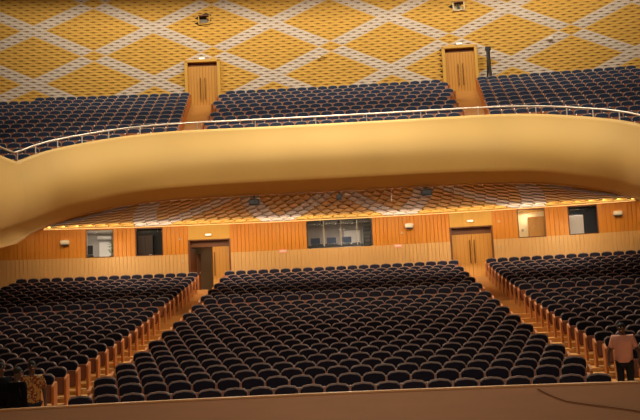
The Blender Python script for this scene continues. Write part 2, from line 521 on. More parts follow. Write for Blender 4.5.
# windows: opening reveal, frame, glass and a small room behind --------------------------
def niche(name, x0, x1, z0, z1, depth, kwall, kfloor=None, kback=None):
    xm = (x0 + x1) / 2; T = wall_T(xm); w = (x1 - x0) / 2 + .12
    mb = MB()
    zz0, zz1 = z0 - .1, z1 + .04
    mb.add([(-w, .03, zz0), (w, .03, zz0), (w, .03, zz1), (-w, .03, zz1), (-w, depth, zz0), (w, depth, zz0), (w, depth, zz1), (-w, depth, zz1)],
           [(0, 4, 7, 3), (1, 2, 6, 5), (3, 7, 6, 2)], kwall, T)
    mb.add([(-w, depth, zz0), (w, depth, zz0), (w, depth, zz1), (-w, depth, zz1)], [(0, 1, 2, 3)], kback or kwall, T)
    mb.add([(-w, .03, zz0), (w, .03, zz0), (w, depth, zz0), (-w, depth, zz0)], [(0, 1, 2, 3)], kfloor or kwall, T)
    o = struct(mb, name)
    return T
def window(name, key, z0, z1, mull=(), kf='bronze'):
    x0, x1 = OPEN[key]; xm = (x0 + x1) / 2; T = wall_T(xm); w = (x1 - x0) / 2
    g = MB().box(-w + .02, w - .02, .10, .11, z0 + .02, z1 - .02, 'glass', T)
    o = struct(g, name)
    f = MB()
    for a, b, c, d in ((-w - .01, -w + .035, z0, z1), (w - .035, w + .01, z0, z1)):
        f.box(a, b, -.02, .13, c, d, kf, T)
    f.box(-w, w, -.02, .13, z1 - .04, z1 + .01, kf, T); f.box(-w, w, -.02, .13, z0 - .01, z0 + .03, kf, T)
    f.obj('window_frame', o)
    for m in mull:
        MB().box(m - .025, m + .025, .07, .14, z0, z1, 'grey_wall', T).obj('mullion', o)
    return T

T1 = niche('wall_lobby', *OPEN['window_1'], 5.78, 7.17, 1.9, 'white', None, 'grey_wall'); window('window_1', 'window_1', 5.77, 7.19)
T2 = niche('wall_store', *OPEN['window_2'], 5.78, 7.17, 1.2, 'dgrey'); window('window_2', 'window_2', 5.77, 7.19, kf='wood_dark')
T3 = niche('wall_booth', *OPEN['window_3'], 5.83, 7.2, 2.6, 'grey_wall'); window('window_3', 'window_3', 5.83, 7.21, (-.82, .06, .9), kf='black')
T4 = niche('wall_closet', *OPEN['window_4'], 5.78, 7.17, 1.0, 'cream'); window('window_4', 'window_4', 5.77, 7.19, kf='wood_dark')
T5 = niche('wall_studio', *OPEN['window_5'], 5.78, 7.17, 1.6, 'dgrey'); window('window_5', 'window_5', 5.77, 7.19, kf='wood_dark')

def place(T, x, y, z):
    p = T @ Vector((x, y, z)); return (p.x, p.y, p.z), T.to_euler().z

# things in the rooms behind the windows
p, a = place(T1, .1, 1.86, 5.695)
t = thing('room_door', 'white flush door seen through the window of the bright room', 'door', p, a)
MB().bbox(-.3, .3, -.06, 0, 0, 1.0, 'white').obj('leaf', t); MB().box(-.36, -.3, -.08, 0, 0, 1.06, 'grey_wall').box(.3, .36, -.08, 0, 0, 1.06, 'grey_wall').box(-.36, .36, -.08, 0, 1.0, 1.06, 'grey_wall').obj('door_frame', t)
MB().bbox(.2, .25, -.11, -.06, .45, .5, 'metal').obj('handle', t)
p, a = place(T1, .08, 1.88, 6.82)
t = thing('air_conditioner', 'white wall air conditioner above the white door in the bright room', 'air conditioner', p, a)
MB().bbox(-.36, .36, -.22, 0, 0, .2, 'white', .03).obj('body', t); MB().box(-.32, .32, -.225, -.2, .02, .04, 'dgrey').obj('louvre', t)
p, a = place(T1, .52, .8, 5.695)
t = thing('potted_plant', 'green leafy plant in a dark pot at the bright room window', 'plant', p, a)
pm = MB().tube([(0, 0, 0), (0, 0, .2)], [.09, .12], 'pot', 12); pm.obj('pot', t)
MB().tube([(0, 0, .2), (.01, 0, .75)], [.02, .012], 'leaf', 6).obj('stem', t)
lm = MB()
for k in range(46):
    a1 = random.random() * 2 * PI; z = .35 + random.random() * .6; L_ = .10 + random.random() * .14; e = random.uniform(-.3, .9)
    d = Vector((math.cos(a1), math.sin(a1), e)).normalized(); sd = d.cross(Vector((0, 0, 1))).normalized() * .045
    b0 = Vector((0, 0, z)) + d * .03; b1 = b0 + d * L_
    mid = (b0 + b1) / 2 + Vector((0, 0, .02))
    lm.add([b0, mid + sd, b1, mid - sd], [(0, 1, 2, 3)], 'leaf')
lm.obj('foliage', t)
p, a = place(T1, -.55, .7, 5.695)
t = thing('office_chair', 'dark office chair at the edge of the bright room window', 'chair', p, a)
MB().bbox(-.14, .14, -.06, .0, .28, .75, 'black', .04).obj('backrest', t); MB().bbox(-.16, .18, -.32, .02, .16, .24, 'black', .03).obj('seat', t); MB().tube([(0, -.1, 0), (0, -.1, .17)], .03, 'dgrey').obj('stem', t)
p, a = place(T2, -.2, .9, 5.695)
t = thing('storage_cupboard', 'tall dark brown cupboard behind the dark window', 'cupboard', p, a)
MB().bbox(-.45, .35, -.3, .25, 0, 1.2, 'cupboard').obj('body', t); MB().bbox(-.43, -.06, -.32, -.3, .03, 1.17, 'cupboard').obj('door', t); MB().bbox(-.04, .33, -.32, -.3, .03, 1.17, 'cupboard').obj('door', t)
p, a = place(T2, .02, .3, 5.695)
t = tag(MB().tube([(0, 0, 0), (0, 0, .15)], [.06, .075], 'white', 12).obj('paper_cup'), 'small white cup on the sill of the dark window', 'cup'); t.location = p
# control booth
p, a = place(T3, 0, .5, 5.745)
t = thing('control_desk', 'long dark control desk behind the wide booth window', 'desk', p, a)
MB().bbox(-1.65, 1.2, -.25, .35, .12, .2, 'dgrey').obj('desktop', t)
MB().box(-1.6, -1.55, -.2, .3, 0, .12, 'black').obj('leg', t); MB().box(1.1, 1.15, -.2, .3, 0, .12, 'black').obj('leg', t)
for k, (x, w) in enumerate(((-1.2, .3), (-.45, .36), (.28, .26), (.82, .2))):
    p, a = place(T3, x, .5, 5.947)
    t = thing('mixing_console', ('black mixing console', 'wide black mixing console', 'black lighting console', 'small black console')[k] + (' at the far end of the booth window', ' beside the first mullion of the booth', ' in the middle pane of the booth', ' next to the equipment rack in the booth')[k], 'mixing console', p, a, 'consoles on the booth desk')
    MB().bbox(-w, w, -.2, .2, 0, .07, 'dgrey', .02).obj('body', t)
    for q in range(5): MB().bbox(-w + .06 + q * (2 * w - .12) / 4 - .012, -w + .06 + q * (2 * w - .12) / 4 + .012, -.1, -.04, .07, .1, 'metal').obj('fader', t)
for k, (x, s) in enumerate(((-1.3, 1), (-.45, 1), (.35, 1))):
    p, a = place(T3, x, .78, 5.95)
    t = thing('monitor', ('dark monitor in the first pane of the control booth', 'dark monitor in the second pane of the control booth', 'dark monitor in the third pane of the control booth')[k], 'monitor', p, a, 'monitors in the control booth')
    MB().bbox(-.24, .24, -.03, .03, .1, .42, 'black', .01).obj('bezel', t); MB().box(-.22, .22, -.034, -.03, .12, .40, 'screen').obj('screen', t); MB().box(-.03, .03, -.02, .02, 0, .12, 'black').obj('stand', t)
p, a = place(T3, 1.43, .5, 5.745)
t = thing('equipment_rack', 'black equipment rack with stacked units at the end of the booth window', 'rack', p, a)
MB().bbox(-.2, .2, -.2, .35, 0, 1.1, 'black').obj('cabinet', t)
for q in range(5): MB().bbox(-.17, .17, -.225, -.2, .1 + q * .2, .22 + q * .2, 'dgrey').obj('rack_unit', t)
p, a = place(T3, .75, 2.55, 5.9)
t = tag(MB().bbox(-.55, .35, -.04, 0, 0, .95, 'white', .01).obj('whiteboard'), 'pale whiteboard on the back wall of the control booth', 'whiteboard'); t.location = p; t.rotation_euler.z = a
for k, x in enumerate((-.88, -.02, .8)):
    p, a = place(T3, x, .3, 7.06)
    t = tag(MB().bbox(-.07, .07, -.08, .08, 0, .16, 'black').obj('booth_speaker'), ('small black speaker hung over the first booth mullion', 'small black speaker hung over the middle booth mullion', 'small black speaker hung over the third booth mullion')[k], 'speaker', 'speakers hung in the booth'); t.location = p; t.rotation_euler.z = a
p, a = place(T4, .16, .9, 5.695)
t = thing('wood_cupboard', 'orange wooden cupboard inside the cream lit window', 'cupboard', p, a)
MB().bbox(-.30, .5, -.45, 0, 0, 1.14, 'wood_door').obj('body', t); MB().box(-.29, .1, -.47, -.45, .02, 1.12, 'wood_door').obj('door', t); MB().box(.11, .49, -.47, -.45, .02, 1.12, 'wood_door').obj('door', t)
p, a = place(T4, -.42, .98, 6.15)
t = tag(MB().bbox(-.05, .05, -.04, 0, 0, .14, 'grey_wall').obj('wall_switch'), 'grey switch box on the cream wall beside the wooden cupboard', 'switch'); t.location = p; t.rotation_euler.z = a
p, a = place(T5, -.32, .5, 5.695)
t = tag(MB().bbox(-.36, .36, -.02, .02, 0, 1.08, 'white', .01).obj('partition_board'), 'pale board standing in one half of the dark window', 'board'); t.location = p; t.rotation_euler.z = a

# doors -------------------------------------------------------------------------
def door_low(name, x0, x1, open_left):
    xm = (x0 + x1) / 2; T = wall_T(xm); w = (x1 - x0) / 2; zb, zl, zt = SZ[26], 6.12, 6.48
    root = struct(MB().box(-w, w, .28, .34, zl, zt, 'wood_dark', T), name)
    fr = MB()
    fr.box(-w - .02, -w + .06, -.03, .36, zb, zt, 'wood_dark', T); fr.box(w - .06, w + .02, -.03, .36, zb, zt, 'wood_dark', T)
    fr.box(-w, w, -.02, .36, zt - .04, zt + .02, 'wood_dark', T)
    fr.obj('door_frame', root)
    def leaf(a, b, hx):
        l = MB().bbox(a, b, .26, .31, zb + .01, zl, 'wood_door', .01, T).obj('leaf', root)
        gv = MB()
        for q in range(1, 5):
            xx = a + (b - a) * q / 5
            gv.box(xx - .004, xx + .004, .256, .262, zb + .05, zl - .03, 'bronze', T)
        gv.obj('groove', l)
        hm = MB()
        hm.tube([T @ Vector((hx, .16, zb + .75)), T @ Vector((hx, .16, zb + 1.95))], .03, 'bronze')
        for zz in (.85, 1.85): hm.tube([T @ Vector((hx, .16, zb + zz)), T @ Vector((hx, .27, zb + zz))], .018, 'bronze')
        hm.obj('handle', l)
    if not open_left:
        leaf(-w + .06, -.005, -.11)
    leaf(.005 if not open_left else .14, w - .06, .11 if not open_left else .24)
    if open_left:
        Tl = T @ Matrix.Translation((-w + .08, .3, 0)) @ Matrix.Rotation(math.radians(78), 4, 'Z')
        l = MB().bbox(0, 1.0, 0, .05, zb + .01, zl, 'wood_dark', .01, Tl).obj('leaf', root)
        MB().tube([Tl @ Vector((.9, -.08, zb + .75)), Tl @ Vector((.9, -.08, zb + 1.95))], .03, 'bronze').obj('handle', l)
        lob = MB()
        lob.add([(-w - .1, .36, zb), (w, .36, zb), (w, 2.6, zb), (-w - .1, 2.6, zb), (-w - .1, .36, zt), (w, .36, zt), (w, 2.6, zt), (-w - .1, 2.6, zt)],
                [(0, 3, 7, 4), (1, 5, 6, 2), (3, 2, 6, 7), (4, 7, 6, 5)], 'corridor', T)
        lob.add([(-w - .1, .36, zb), (w, .36, zb), (w, 2.6, zb), (-w - .1, 2.6, zb)], [(0, 1, 2, 3)], 'wood_floor', T)
        struct(lob, 'wall_corridor')
        cd = struct(MB().bbox(-.95, -.55, 1.5, 1.58, zb, zb + 2.0, 'wood_dark', .01, T), 'door_5')
        MB().box(-.62, -.59, 1.44, 1.5, zb + .95, zb + 1.05, 'metal', T).obj('handle', cd)
door_low('door_1', *DLOW['door_1'], True)
door_low('door_2', *DLOW['door_2'], False)

def door_up(name, x0, x1):
    xm = (x0 + x1) / 2; T = wall_T(xm, RW, YW); w = (x1 - x0) / 2; zb, zl, zt = b_z(9) + .12, 16.18, 16.48
    root = struct(MB().box(-w + .12, w - .12, -.08, -.04, zl, zt - .06, 'wood_dark', T), name)
    fr = MB()
    fr.bbox(-w - .02, -w + .15, -.26, .2, zb - .3, zt, 'wood_panel', .01, T); fr.bbox(w - .15, w + .02, -.26, .2, zb - .3, zt, 'wood_panel', .01, T)
    fr.bbox(-w - .02, w + .02, -.26, .2, zt - .10, zt + .05, 'wood_panel', .01, T)
    fr.box(-w, w, -.1, .2, zb - .5, zb, 'wood_floor', T)
    fr.obj('door_frame', root)
    for s in (-1, 1):
        a, b = (-w + .15, -.005) if s < 0 else (.005, w - .15)
        l = MB().bbox(a, b, -.10, -.05, zb, zl, 'wood_door', .01, T).obj('leaf', root)
        gv = MB()
        for q in range(1, 5):
            xx = a + (b - a) * q / 5
            gv.box(xx - .006, xx + .006, -.106, -.096, zb + .05, zl - .03, 'bronze', T)
        gv.obj('groove', l)
        hm = MB().tube([T @ Vector((s * .12, -.2, zb + .55)), T @ Vector((s * .12, -.2, zb + 1.75))], .022, 'bronze')
        for zz in (.65, 1.65): hm.tube([T @ Vector((s * .12, -.2, zb + zz)), T @ Vector((s * .12, -.09, zb + zz))], .015, 'bronze')
        hm.obj('handle', l)
door_up('door_3', *DOORS_U[0])
door_up('door_4', *DOORS_U[1])

# ------------------------------------------------------------------ wall fittings
def fitting(name, label, cat, T, x, z, build, group=None):
    p = T(x) @ Vector((0, 0, z))
    t = thing(name, label, cat, p, T(x).to_euler().z, group)
    build(t)
    return t
TL = lambda x: wall_T(x)
TU = lambda x: wall_T(x, RW, YW)
def b_exit(t):
    MB().bbox(-.17, .17, -.10, -.02, -.06, .06, 'white', .02).obj('housing', t)
    MB().bbox(-.13, .13, -.115, -.10, -.035, .035, 'lamp', .005).obj('lens', t)
for T, x, z, lb in ((TL, -6.76, 6.72, 'glowing emergency light over the half open stalls door'), (TL, 6.67, 6.77, 'glowing emergency light over the closed stalls door'),
                    (TU, -7.11, 16.62, 'glowing emergency light over the balcony door below the dark wall vent'), (TU, 6.98, 16.66, 'glowing emergency light over the balcony door near the folded tripod')):
    fitting('emergency_light', lb, 'light', T, x, z, b_exit, 'emergency lights over the doors')
def b_spk(t):
    MB().bbox(-.24, .2, -.30, -.06, -.1, .12, 'white', .05).obj('body', t)
    MB().bbox(-.18, .18, -.26, -.05, -.16, -.1, 'dgrey', .02).obj('bracket', t)
    MB().box(-.05, .05, -.07, .0, -.12, .08, 'dgrey').obj('mount', t)
for x, z, lb in ((-13.81, 6.56, 'white box speaker on the orange wall outside the bright room window'), (3.6, 6.69, 'white box speaker on the orange wall between booth and closed door'),
                 (13.81, 6.67, 'white box speaker on the orange wall past the dark window with pale board')):
    fitting('wall_speaker', lb, 'speaker', TL, x, z, b_spk, 'white speakers on the orange wall')
def b_sens(t):
    MB().bbox(-.05, .05, -.05, 0, -.05, .05, 'cream', .015).obj('cover', t)
    MB().ball((0, -.05, 0), (.025, .015, .025), 'dgrey', 8).obj('button', t)
for x, z, lb in ((-8.19, 6.56, 'small round sensor high beside the half open door'), (-8.07, 5.42, 'small wall switch low beside the half open door'), (3.2, 6.36, 'small sensor under the middle white wall speaker'),
                 (8.11, 6.65, 'small round sensor high beside the closed stalls door'), (8.07, 5.36, 'small wall switch low beside the closed stalls door')):
    fitting('wall_sensor', lb, 'sensor', TL, x, z, b_sens, 'small sensors and switches on the wood wall')
def b_pink(t):
    MB().box(-.2, .2, -.02, 0, -.09, .09, 'pink').obj('card', t); MB().box(-.15, .15, -.023, -.02, -.02, .03, 'white').obj('print', t)
for x, z, lb in ((-2.96, 5.72, 'pink notice on the wood wall between the half open door and booth'), (2.96, 5.70, 'pink notice on the wood wall between booth and closed door')):
    fitting('wall_notice', lb, 'notice', TL, x, z, b_pink, 'pink notices on the wood wall')
def b_vent(t):
    f = MB(); f.box(-.32, -.27, -.10, .25, -.27, .27, 'tile'); f.box(.27, .32, -.10, .25, -.27, .27, 'tile'); f.box(-.32, .32, -.10, .25, .22, .27, 'wood_dark'); f.box(-.32, .32, -.10, .25, -.27, -.22, 'tile')
    f.obj('frame', t); MB().box(-.28, .28, .2, .25, -.23, .23, 'dgrey').obj('back_plate', t)
    g = MB()
    for q in range(4): g.box(-.27, .27, .08, .16, -.19 + q * .07, -.16 + q * .07, 'grey_wall')
    g.obj('louvre', t)
fitting('wall_vent', 'dark rectangular vent high in the tiled wall above a balcony door', 'vent', TU, -6.93, 18.83, b_vent)
def b_cam(t):
    f = MB(); f.box(-.32, -.27, -.10, .25, -.26, .26, 'cream'); f.box(.27, .32, -.10, .25, -.26, .26, 'cream'); f.box(-.32, .32, -.10, .25, .21, .26, 'wood_dark'); f.box(-.32, .32, -.10, .25, -.26, -.21, 'cream')
    f.obj('frame', t); MB().box(-.28, .28, .2, .25, -.22, .22, 'cream').obj('back_plate', t)
    MB().bbox(-.07, .07, .0, .2, -.17, .15, 'black', .02).obj('camera', t)
fitting('camera_recess', 'pale square recess with a black device high in the tiled wall', 'recess', TU, 7.1, 18.79, b_cam)
def b_hook(t):
    MB().bbox(-.12, .02, -.16, -.03, -.12, .04, 'cream', .02).obj('body', t); MB().tube([(.05, -.1, 0), (.12, -.1, .0), (.34, -.1, -.1)], .018, 'bronze', 6).obj('lead', t)
fitting('junction_box', 'small pale box with a trailing lead mid height on the tiled wall', 'box', TU, -.62, 16.42, b_hook)
fitting('wall_lamp', 'small white fitting on the tiled wall above the balcony seats', 'light', TU, 11.85, 16.57, lambda t: (MB().bbox(-.13, .13, -.2, -.05, -.07, .07, 'white', .03).obj('body', t), MB().bbox(-.04, .04, -.06, 0, -.04, .04, 'grey_wall').obj('mount', t)))
# folded tripod
t = thing('folded_tripod', 'tall folded black tripod leaning by the tiled wall beside a balcony door', 'tripod', (8.42, 45.42, b_z(9)))
MB().bbox(-.15, .15, -.1, .1, 2.38, 2.6, 'black', .03).obj('head', t)
MB().tube([(0, 0, 1.5), (0, 0, 2.42)], .10, 'black').obj('column', t)
for dx, dy in ((-.14, .03), (.13, .05), (.02, -.12)):
    MB().tube([(dx * .3, dy * .3, 2.0), (dx * .6, dy * .6, 1.2), (dx * 1.6, dy * 1.6, 0)], [.055, .055, .04], 'black', 6).obj('leg', t)

# hung from the soffit
def hung(name, label, cat, x, z, w, h, d, col, group, y=37.0):
    t = thing(name, label, cat, (x, y, z), 0, group)
    MB().bbox(-w / 2, w / 2, -d / 2, d / 2, -h / 2, h / 2, col, .03).obj('body', t)
    MB().tube([(-w * .2, -d / 2 - .03, 0), (-w * .2, -d / 2 + .02, 0)], [h * .28, h * .3], 'dgrey', 12).obj('lens', t)
    MB().tube([(0, 0, h / 2 - .02), (0, 0, h / 2 + .32)], .025, 'black', 6).obj('drop_rod', t)
hung('ceiling_projector', 'black box projector hung under the balcony nearer the open door', 'projector', -3.56, 7.33, .44, .26, .4, 'black', 'dark boxes hung under the balcony')
hung('ceiling_projector', 'black box projector hung under the balcony nearer the closed door', 'projector', 3.87, 7.38, .46, .24, .4, 'black', 'dark boxes hung under the balcony')
hung('ceiling_camera', 'small camera hung under the middle of the balcony', 'camera', .12, 7.38, .24, .22, .24, 'dgrey', None)
t = thing('hanging_microphone', 'thin pale microphone hanging under the balcony', 'microphone', (2.36, 37, 7.1))
MB().tube([(0, 0, 0), (0, 0, .22)], .02, 'white', 6).obj('body', t); MB().tube([(0, 0, .22), (0, 0, .55)], .008, 'white', 6).obj('cable', t)
# small device on the curved fascia at the far side
t = thing('fascia_bracket', 'small white bracket with a dark stem on the smooth balcony front', 'bracket', (-11.96, 30.9, 8.0))
MB().tube([(-.05, -.12, .02), (-.04, -.12, .28)], .02, 'black', 6).obj('stem', t); MB().bbox(-.08, .14, -.16, -.02, -.06, .03, 'white', .02).obj('body', t); MB().box(-.03, .06, -.05, .3, -.05, 0, 'white').obj('mount', t)

# ------------------------------------------------------------------ balcony handrail
rl = thing('balcony_handrail', 'pale metal handrail on slim posts along the balcony front edge', 'railing')
idx = list(range(len(full)))
def rail_pt(i, dz):
    x, y, zt = full[i][:3]; n = sm[i]
    return Vector((x - n.x * .1, y - n.y * .1, zt + dz))
MB().tube([rail_pt(i, .34) for i in idx], .035, 'metal', 8).obj('rail', rl, True)
acc = 0; last = None
for s in (-1, 1):
    acc = 1.0 if s > 0 else 2.0
    seq = [i for i in (range(NC, len(full)) if s > 0 else range(NC, -1, -1)) if i in idx]
    prev = None
    for i in seq:
        p = rail_pt(i, 0)
        if prev is not None: acc += (p - prev).length
        prev = p
        step = 2.1 if abs(p.x) < 8.5 else 1.1
        if acc >= step:
            acc = 0
            MB().tube([p - Vector((0, 0, .03)), p + Vector((0, 0, .34))], .022, 'metal', 8).obj('post', rl)

# ------------------------------------------------------------------ seats
def seat_outline(w, z0, z1, rise, r, n=4):
    """upright outline with rounded top corners and a slightly arched top, bottom corners narrower"""
    pts = [(-w * .94, z0), (w * .94, z0)]
    for q in range(n + 1):
        t = PI / 2 * q / n
        pts.append((w - r + r * math.cos(t), z1 - r + r * math.sin(t) - (rise if q < n else rise * .6)))
    pts.append((0, z1))
    for q in range(n, -1, -1):
        t = PI / 2 * q / n
        pts.append((-(w - r + r * math.cos(t)), z1 - r + r * math.sin(t) - (rise if q < n else rise * .6)))
    return pts
def seat_parts(pad):
    TB = Matrix.Translation((0, .10, .32)) @ Matrix.Rotation(math.radians(-13), 4, 'X')
    shell = MB().panel(seat_outline(.252, 0, .63, .042, .07), -.01, .055, .02, 'shell_b' if pad == 'pad_b' else 'shell', TB)
    padm = MB().panel(seat_outline(.245, .05, .585, .04, .065), -.055, -.01, .03, pad, TB)
    TS = Matrix.Translation((0, -.02, .42)) @ Matrix.Rotation(math.radians(-18), 4, 'X')
    seat = MB().bbox(-.22, .22, -.02, .10, -.16, .24, pad, .03, TS)
    under = MB().bbox(-.225, .225, -.045, -.02, -.17, .25, 'seat_board', .01, TS)
    arm = MB().bbox(-.302, -.248, -.26, .12, .585, .625, 'seat_wood', .012)
    arm.bbox(-.296, -.254, -.275, -.255, .56, .62, 'metal', .008)
    arm.box(-.292, -.258, -.20, .10, 0, .585, 'seat_wood')
    return shell, padm, seat, under, arm
def end_panel(side):
    m = MB()
    x = side * .29
    prof = [(-.30, 0), (.16, 0), (.22, .70), (.10, .74), (-.26, .66), (-.30, .62)]
    vs = [(x - .03, y, z) for y, z in prof] + [(x + .03, y, z) for y, z in prof]
    n = len(prof)
    m.add(vs, [tuple(range(n)), tuple(range(2 * n - 1, n - 1, -1))] + [(i, i + n, (i + 1) % n + n, (i + 1) % n) for i in range(n)], 'end_wood')
    return m
class Kind:
    def __init__(s, pad):
        s.shell, s.pad, s.seat, s.under, s.arm = seat_parts(pad)
        s.ends = {-1: end_panel(-1), 1: end_panel(1)}
        s.me = {'backrest': s.shell.mesh('backrest'), 'back_pad': s.pad.mesh('back_pad'), 'seat': s.seat.mesh('seat'), 'seat_board': s.under.mesh('seat_board'), 'armrest': s.arm.mesh('armrest')}
        s.em = {k: v.mesh('end_panel') for k, v in s.ends.items()}
        s.all = {}
        for e in (0, -1, 1):
            mb = MB()
            parts = [s.shell, s.pad, s.seat, s.under, s.arm] + ([s.ends[e]] if e else [])
            for p in parts:
                for f, m in zip(p.f, p.m): pass
                n = len(mb.v); mb.v += p.v; mb.f += [tuple(i + n for i in f) for f in p.f]; mb.m += [mb.mi(p.mats[m]) for m in p.m]
            s.all[e] = mb
    def individual(s, name, label, group, loc, rz, end, cat='seat'):
        t = thing(name, label, cat, loc, rz, group)
        ch = {}
        for k, me in s.me.items():
            if k == 'armrest' and end == -1: continue
            ch[k] = link(bpy.data.objects.new(k, me), ch.get({'back_pad': 'backrest', 'seat_board': 'seat'}.get(k), t))
        if end: link(bpy.data.objects.new('end_panel', s.em[end]), t)
    def mass(s, spots, name):
        out = MB()
        for loc, rz, end in spots:
            b = s.all[end]; T = Matrix.Translation(loc) @ Matrix.Rotation(rz, 4, 'Z')
            n = len(out.v)
            out.v += [tuple(T @ Vector(p)) for p in b.v]
            out.f += [tuple(i + n for i in f) for f in b.f]
            mp = [out.mi(k) for k in b.mats]
            out.m += [mp[i] for i in b.m]
        return out.obj(name)

def arc_spot(r, yc, x, z):
    rr = r - .14
    ph = math.asin(x / r)
    return (rr * math.sin(ph), yc + rr * math.cos(ph), z), -ph

stalls = []
for i in range(NROW):
    r = SR[i]
    n = 21 if i % 2 == 0 else 20
    for k in range(n):                                      # centre block, counted from the left aisle
        u = (k - (n - 1) / 2) * (.54 + .00085 * i)
        x = r * math.sin(u / r)
        loc, rz = arc_spot(r, YL, x, SZ[i])
        stalls.append((loc, rz, -1 if k == 0 else (1 if k == n - 1 else 0), 'c', i, k, n))
    xin = 6.77 + .016 * i + .27
    u0 = r * math.asin(xin / r)
    for s in (-1, 1):
        for k in range(16):                                 # side blocks, counted from the aisle outwards
            u = s * (u0 + k * .55); x = r * math.sin(u / r)
            loc, rz = arc_spot(r, YL, x, SZ[i])
            lim = .40 * loc[1] + 1.2
            if abs(loc[0]) > lim or i < 2: continue
            stalls.append((loc, rz, (-s if k == 0 else 0), 'l' if s < 0 else 'r', i, k, 16))
def shown(it):
    loc, rz, e, blk, i, k, n = it
    d = loc[1]
    if blk != 'c' and i < 3: return 1e3 + d                 # behind the front parapet
    if abs(loc[0] - .36 + .03 * d) > .375 * d: return 1e3 + d
    return d - (9 if (blk != 'c' and k == 0) else 0)
stalls.sort(key=shown)
K1, K2 = Kind('pad'), Kind('pad_b')
BLK = {'c': 'centre stalls', 'l': 'left side stalls', 'r': 'right side stalls'}
for loc, rz, e, blk, i, k, n in stalls[:300]:
    if blk == 'c':
        if k < n / 2: pos = f'{nth(k + 1)} from left aisle'
        else: pos = f'{nth(n - k)} from right aisle'
        lb = f'dark seat in {nth(i + 1)} row from parapet, centre stalls block, {pos}'
    elif k == 0:
        lb = f'aisle end seat with wooden side panel, {nth(i + 1)} row from parapet, {BLK[blk]}'
    else:
        lb = f'dark seat, {nth(i + 1)} row from parapet, {BLK[blk]}, {nth(k + 1)} in from aisle'
    K1.individual('stalls_chair', lb, f'seats of the {BLK[blk]}', loc, rz, e)
o = K1.mass([(a, b, c) for a, b, c, *_ in stalls[300:]], 'rear_stalls_seating')
tag(o, 'many dark blue seats filling the rear rows of the stalls under the balcony', 'seats', None, 'stuff')

balc = []
for i in range(-6, BN):
    r = b_rho(i); z = b_z(i)
    if i >= 0:
        n = (20, 21, 20, 21, 20, 21, 22, 21, 22, 21)[i]
        for k in range(n):
            u = (k - (n - 1) / 2) * .55; x = r * math.sin(u / r)
            loc, rz = arc_spot(r, YU, x, z)
            balc.append((loc, rz, -1 if k == 0 else (1 if k == n - 1 else 0), 'c', i, k, n))
    xin = 6.72 + .105 * max(i, 0) + .27
    u0 = r * math.asin(xin / r)
    for s in (-1, 1):
        for k in range(15 if i == 9 else 18):
            u = s * (u0 + k * .55); x = r * math.sin(u / r)
            loc, rz = arc_spot(r, YU, x, z)
            if loc[1] < edge_y(loc[0]) + .5 or edge_dist(loc[0], loc[1]) < .58: continue
            if abs(loc[0]) > .40 * loc[1] + .6: continue
            balc.append((loc, rz, (-s if k == 0 else 0), 'l' if s < 0 else 'r', i, k, 18))
def shown_b(it):
    loc, rz, e, blk, i, k, n = it
    d = loc[1]
    if abs(loc[0] - .36 + .03 * d) > .365 * d: return 1e3 + d
    return d
balc.sort(key=shown_b)
BB = {'c': 'centre balcony block', 'l': 'left balcony block', 'r': 'right balcony block'}
for loc, rz, e, blk, i, k, n in balc[:300]:
    row = f'{nth(10 - i)} row below the tiled wall'
    if blk == 'c':
        pos = f'{nth(k + 1)} from left aisle' if k < n / 2 else f'{nth(n - k)} from right aisle'
    else: pos = 'at the aisle' if k == 0 else f'{nth(k + 1)} from its aisle'
    lb = f'blue seat, {BB[blk]}, {row}, {pos}'
    K2.individual('balcony_chair', lb, f'seats of the {BB[blk]}', loc, rz, e)
o = K2.mass([(a, b, c) for a, b, c, *_ in balc[300:]], 'upper_balcony_seating')
tag(o, 'many blue seats filling the upper balcony rows below the tiled wall', 'seats', None, 'stuff')

# ------------------------------------------------------------------ front parapet
pp = MB()
RP = 38.0; YP = 16.0 - RP
for i in range(40):
    a, b = -12 + 24 * i / 40, -12 + 24 * (i + 1) / 40
    def P(x, o, z):
        ph = x / RP; return ((RP - o) * math.sin(ph), YP + (RP - o) * math.cos(ph), z)
    pp.add([P(a, 0, -.6), P(b, 0, -.6), P(b, 0, .985), P(a, 0, .985), P(a, -.12, .985), P(b, -.12, .985), P(b, -.12, -.4), P(a, -.12, -.4)],
           [(0, 1, 2, 3), (3, 2, 5, 4), (4, 5, 6, 7)], 'parapet')
    pp.add([P(a, .02, .985), P(b, .02, .985), P(b, .02, 1.015), P(a, .02, 1.015), P(a, -.14, 1.015), P(b, -.14, 1.015), P(a, -.14, .985), P(b, -.14, .985)],
           [(0, 1, 2, 3), (3, 2, 5, 4), (4, 5, 7, 6), (0, 6, 7, 1)], 'parapet_cap')
struct(pp, 'wall_front')
cb = []
for q in range(-3, 25):
    x = 4.1 + 2.1 * q / 24 if q >= 0 else 4.1 + .16 * q; ph = x / RP
    z = .90 - .205 * (x - 3.3) - .02 * math.sin((x - 3.3) * 2.2)
    if q < 0: z += (.03, .07, .125)[-q - 1]
    cb.append(((RP - .02) * math.sin(ph) * 1.0, YP + (RP + .02 - .06) * math.cos(ph), z))
tag(MB().tube(cb, .008, 'wood_dark', 6).obj('hanging_cable', None, True), 'thin dark cable sloping down across the plain front parapet', 'cable')

